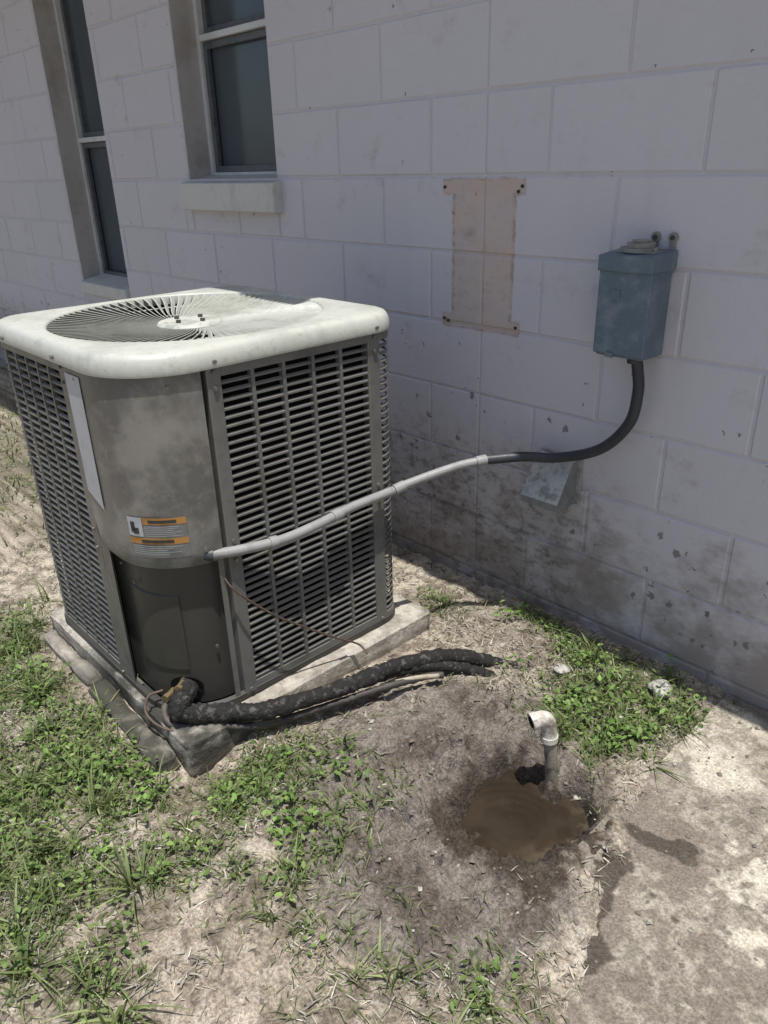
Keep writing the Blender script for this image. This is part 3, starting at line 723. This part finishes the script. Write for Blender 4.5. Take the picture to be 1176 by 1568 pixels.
for i in range(3):
    for k_ in range(40): mb.f.append((i*40+k_,(i+1)*40+k_,(i+1)*40+(k_+1)%40,i*40+(k_+1)%40)); mb.m.append(0)
mb.f.append(tuple(range(40))); mb.m.append(0)
mb.obj('grille_hub',[simple('hub_paint',(.50,.51,.46),.5)],ac,smooth=True,angle=40)
mb=MB()
for a in (20,110,200,290):
    x_,y_=CX+.042*math.cos(math.radians(a)),CY+.042*math.sin(math.radians(a)); mb.tube([(x_,y_,ZH+.007),(x_,y_,ZH+.015)],.0065,6,1)
mb.tube([(CX,CY,ZH-.02),(CX,CY,.80)],.07,24,2)
mb.obj('motor_bolts',[simple('bolt',(.08,.07,.06),.5)],ac)
mb=MB()
for b_ in range(3):
    a0=2*math.pi*b_/3+.1; vs=[];n1=8
    for q in range(n1+1):
        rad=.07+(.30-.07)*q/n1
        for wv_ in range(7):
            aa=a0+(wv_/6-.5)*1.1+.25*q/n1; vs.append((CX+rad*math.cos(aa),CY+rad*math.sin(aa),.915-.045*(wv_/6)))
    mb.add(vs,[(q*7+w_,q*7+w_+1,(q+1)*7+w_+1,(q+1)*7+w_) for q in range(n1) for w_ in range(6)])
mb.obj('fan_blades',[simple('fan_aluminium',(.14,.14,.135),.45,.2)],ac,smooth=True)
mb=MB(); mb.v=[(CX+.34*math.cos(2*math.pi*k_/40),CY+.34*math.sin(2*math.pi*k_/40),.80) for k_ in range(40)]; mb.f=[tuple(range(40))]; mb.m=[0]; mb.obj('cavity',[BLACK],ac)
# ---------------------------------------------------------------- conduit
cond=empty('electrical_conduit')
GREYC=paint_mat('grey_conduit',(.29,.29,.285),.5,(.16,.15,.14),.4,20); BLKC=paint_mat('black_conduit',(.028,.032,.04),.5,(.07,.075,.08),.4,20)
mb=MB()
pts=[(-.915,-.055,.875),(-.905,-.055,.83),(-.897,-.055,.775),(-.912,-.055,.69),(-.985,-.055,.605),(-1.10,-.07,.556),(-1.19,-.115,.548),(-1.262,-.195,.542)]
mb.tube(pts,.0140,14,26,ribs=.7); mb.obj('black_flex',[BLKC],cond,smooth=True)
mb=MB()
pts=[(-1.258,-.19,.5425),(-1.30,-.27,.533),(-1.352,-.40,.508),(-1.363,-.45,.499),(-1.360,-.597,.500),(-1.352,-.72,.495),(-1.355,-.826,.491),(-1.372,-.93,.497),(-1.40,-1.01,.503),(-1.425,-1.03,.505)]
mb.tube(pts,.0122,14,14,ribs=.15); mb.obj('grey_flex',[GREYC],cond,smooth=True)
mb=MB()
for p,q in (((-1.2575,-.189,.5426),(-1.271,-.215,.540)),((-1.3555,-.415,.5055),(-1.3617,-.447,.4995)),((-1.3568,-.64,.4985),(-1.355,-.67,.497)),((-1.356,-.84,.4915),(-1.359,-.86,.4925))):
    mb.tube([p,q],.0150,14,2)
mb.obj('couplings',[GREYC],cond,smooth=True,angle=40)
mb=MB(); mb.tube([(-.917,-.055,.880),(-.916,-.055,.845)],.018,12,2); mb.tube([(-1.390,-.992,.501),(-1.410,-1.018,.504)],.016,12,2); mb.obj('fittings',[BLKC],cond,smooth=True,angle=40)
# ---------------------------------------------------------------- disconnect box
db=empty('electrical_disconnect_box')
BOXM=paint_mat('blue_grey_enamel',(.100,.143,.182),.5,(.19,.225,.25),.75,18); 
a,b=-1.0,-.872
mb=MB(); mb.box(a+.002,b-.002,-.098,-.002,.862,1.085); mb.obj('body',[BOXM],db,bevel=.003)
mb=MB(); mb.box(a-.003,b+.003,-.106,-.0985,.868,1.088); mb.obj('door',[BOXM],db,bevel=.003)
mb=MB(); v=[(a-.006,-.112,1.060),(b+.006,-.112,1.060),(b+.006,-.001,1.060),(a-.006,-.001,1.060),(a-.006,-.112,1.096),(b+.006,-.112,1.096),(b+.006,-.001,1.104),(a-.006,-.001,1.104)]
mb.add(v,[(0,3,2,1),(4,5,6,7),(0,1,5,4),(2,3,7,6),(0,4,7,3),(1,2,6,5)]); mb.obj('rain_lid',[BOXM],db,bevel=.003)
mb=MB(); mb.box(-.967,-.943,-.1085,-.1055,.995,1.02); mb.box(-.965,-.945,-.112,-.1055,.862,.874); mb.obj('embossed_logo',[BOXM],db,bevel=.001)
GAL=paint_mat('galvanised',(.26,.26,.235),.55,(.15,.13,.10),.5,30)
mb=MB()
for rad,z0,z1 in ((.040,1.1,1.110),(.032,1.110,1.121),(.020,1.121,1.127)): mb.tube([(-.935,-.05,z0),(-.935,-.05,z1)],rad,20,1)
mb.box(-.983,-.887,-.075,-.02,1.099,1.1035)
for x_ in (-.925,-.882):
    mb.tube([(x_,-.002,1.130),(x_,-.006,1.130)],.012,12,1); mb.tube([(x_,-.006,1.130),(x_,-.012,1.130)],.0055,6,1,m=1); mb.box(x_-.008,x_+.008,-.0045,-.0015,1.10,1.130)
for x_ in (-.975,-.893): mb.tube([(x_,-.06,1.10),(x_,-.06,1.112)],.006,6,1)
mb.obj('hub_and_ears',[GAL,simple('dark_bolt',(.06,.05,.04),.6)],db,bevel=.0008)
# ---------------------------------------------------------------- hooded outlet cover
GALS=paint_mat('spangled_galvanised',(.46,.48,.465),.5,(.17,.18,.175),.85,26)
hood=empty('weatherproof_outlet_hood')
mb=MB(); a,b=-1.20,-1.078
v=[(a,-.004,.405),(b,-.004,.405),(b,-.004,.535),(a,-.004,.535),(a,-.095,.405),(b,-.095,.405),(b,-.095,.425),(a,-.095,.425),(a,-.03,.535),(b,-.03,.535)]
mb.add(v,[(0,3,8,7,4),(1,5,6,9,2),(7,6,5,4),(0,1,2,3)],1)
mb.add(v,[(3,2,9,8),(8,9,6,7)],0); mb.obj('hood',[GALS,paint_mat('shaded_side_zinc',(.22,.225,.22),.6,(.11,.11,.105),.7,24)],hood)  # hood sides and lip: shade put into a darker copy of the zinc
mb=MB(); mb.box(a-.004,b+.014,-.006,-.001,.402,.542); mb.obj('back_plate',[paint_mat('painted_plate',(.38,.36,.35),.7,(.16,.12,.10),.8,20)],hood,bevel=.002)
mb=MB(); mb.box(a+.012,b-.012,-.082,-.008,.4035,.4045); mb.obj('opening',[BLACK],hood)
# ---------------------------------------------------------------- refrigerant line set
ls=empty('refrigerant_line_set')
t=NT('torn_foam_insulation'); t.col(t.mix(t.ss(t.noise(40,4,.75),.52,.66),(.013,.012,.011),(.10,.092,.083))); t.set(.75); t.bump(t.noise(90,4,.7),1.0,.008); FOAM=t.mat
mb=MB()
i_=onpath(SO+.01,-.02)
mb.tube([(i_[0],i_[1],.145),(-1.432,-1.10,.138),(-1.420,-1.122,.115),(-1.395,-1.085,.098),(-1.345,-1.02,.094),(-1.297,-.955,.090),(-1.246,-.808,.088),(-1.222,-.70,.086),(-1.213,-.60,.078),(-1.172,-.45,.056),(-1.12,-.36,.024),(-1.05,-.28,-.015)],lambda f:.0265-.008*f,14,12,rough=.13)
mb.tube([(-1.225,-.66,.066),(-1.19,-.54,.055),(-1.13,-.43,.028),(-1.07,-.36,-.008)],.015,10,10,rough=.14)
mb.obj('insulated_suction_line',[FOAM],ls,smooth=True)
mb=MB(); mb.tube([(-1.475,-1.09,.125),(-1.47,-1.135,.105),(-1.43,-1.14,.075),(-1.36,-1.06,.068),(-1.30,-.97,.052),(-1.24,-.82,.056),(-1.19,-.66,.055),(-1.15,-.54,.047),(-1.13,-.50,.040)],.009,10,10,rough=.06); mb.obj('liquid_line',[paint_mat('taped_line',(.05,.045,.04),.6,(.2,.16,.12),.4,25)],ls,smooth=True)
mb=MB(); mb.tube([(-1.185,-.625,.055),(-1.16,-.575,.055),(-1.132,-.515,.045)],.0065,8,8); mb.obj('drain_tube',[simple('beige_pvc',(.38,.34,.26),.6)],ls,smooth=True)
cw=empty('control_wire')
COP=simple('brown_wire',(.105,.070,.052),.6,scale=50)
mb=MB()
mb.tube([(-1.395,-.975,.44),(-1.365,-.96,.40),(-1.352,-.88,.31),(-1.345,-.80,.24),(-1.335,-.70,.16),(-1.325,-.63,.11),(-1.30,-.62,.085)],.0028,7,10)
mb.tube([(-1.50,-1.12,.13),(-1.515,-1.155,.12),(-1.49,-1.175,.09),(-1.42,-1.15,.07),(-1.35,-1.05,.058),(-1.27,-.93,.065)],.0034,7,10)
mb.obj('wire',[COP],cw,smooth=True)
# ---------------------------------------------------------------- PVC stub
pv=empty('pvc_drain_pipe')
PVC=paint_mat('dirty_pvc',(.60,.575,.51),.5,(.15,.115,.08),.85,30,.3)
mb=MB(); mb.tube([(-.722,-.566,-.08),(-.728,-.572,.05),(-.738,-.578,.135)],lambda f:.0150,16,8); mb.obj('riser',[paint_mat('muddy_pvc',(.27,.235,.19),.6,(.08,.06,.045),.95,30)],pv,smooth=True)
mb=MB()
mb.tube([(-.735,-.577,.120),(-.738,-.579,.150),(-.741,-.584,.168),(-.748,-.596,.175),(-.757,-.612,.172)],.0180,16,8)
mb.tube([(-.7355,-.5773,.112),(-.736,-.5775,.126)],.0202,16,1); mb.tube([(-.7535,-.606,.1735),(-.7595,-.617,.1712)],.0202,16,1)
mb.obj('elbow',[PVC],pv,smooth=True,angle=50)
mb=MB(); mb.tube([(-.7597,-.6175,.1712),(-.7600,-.6180,.1711)],.0135,16,1); mb.obj('bore',[BLACK],pv)
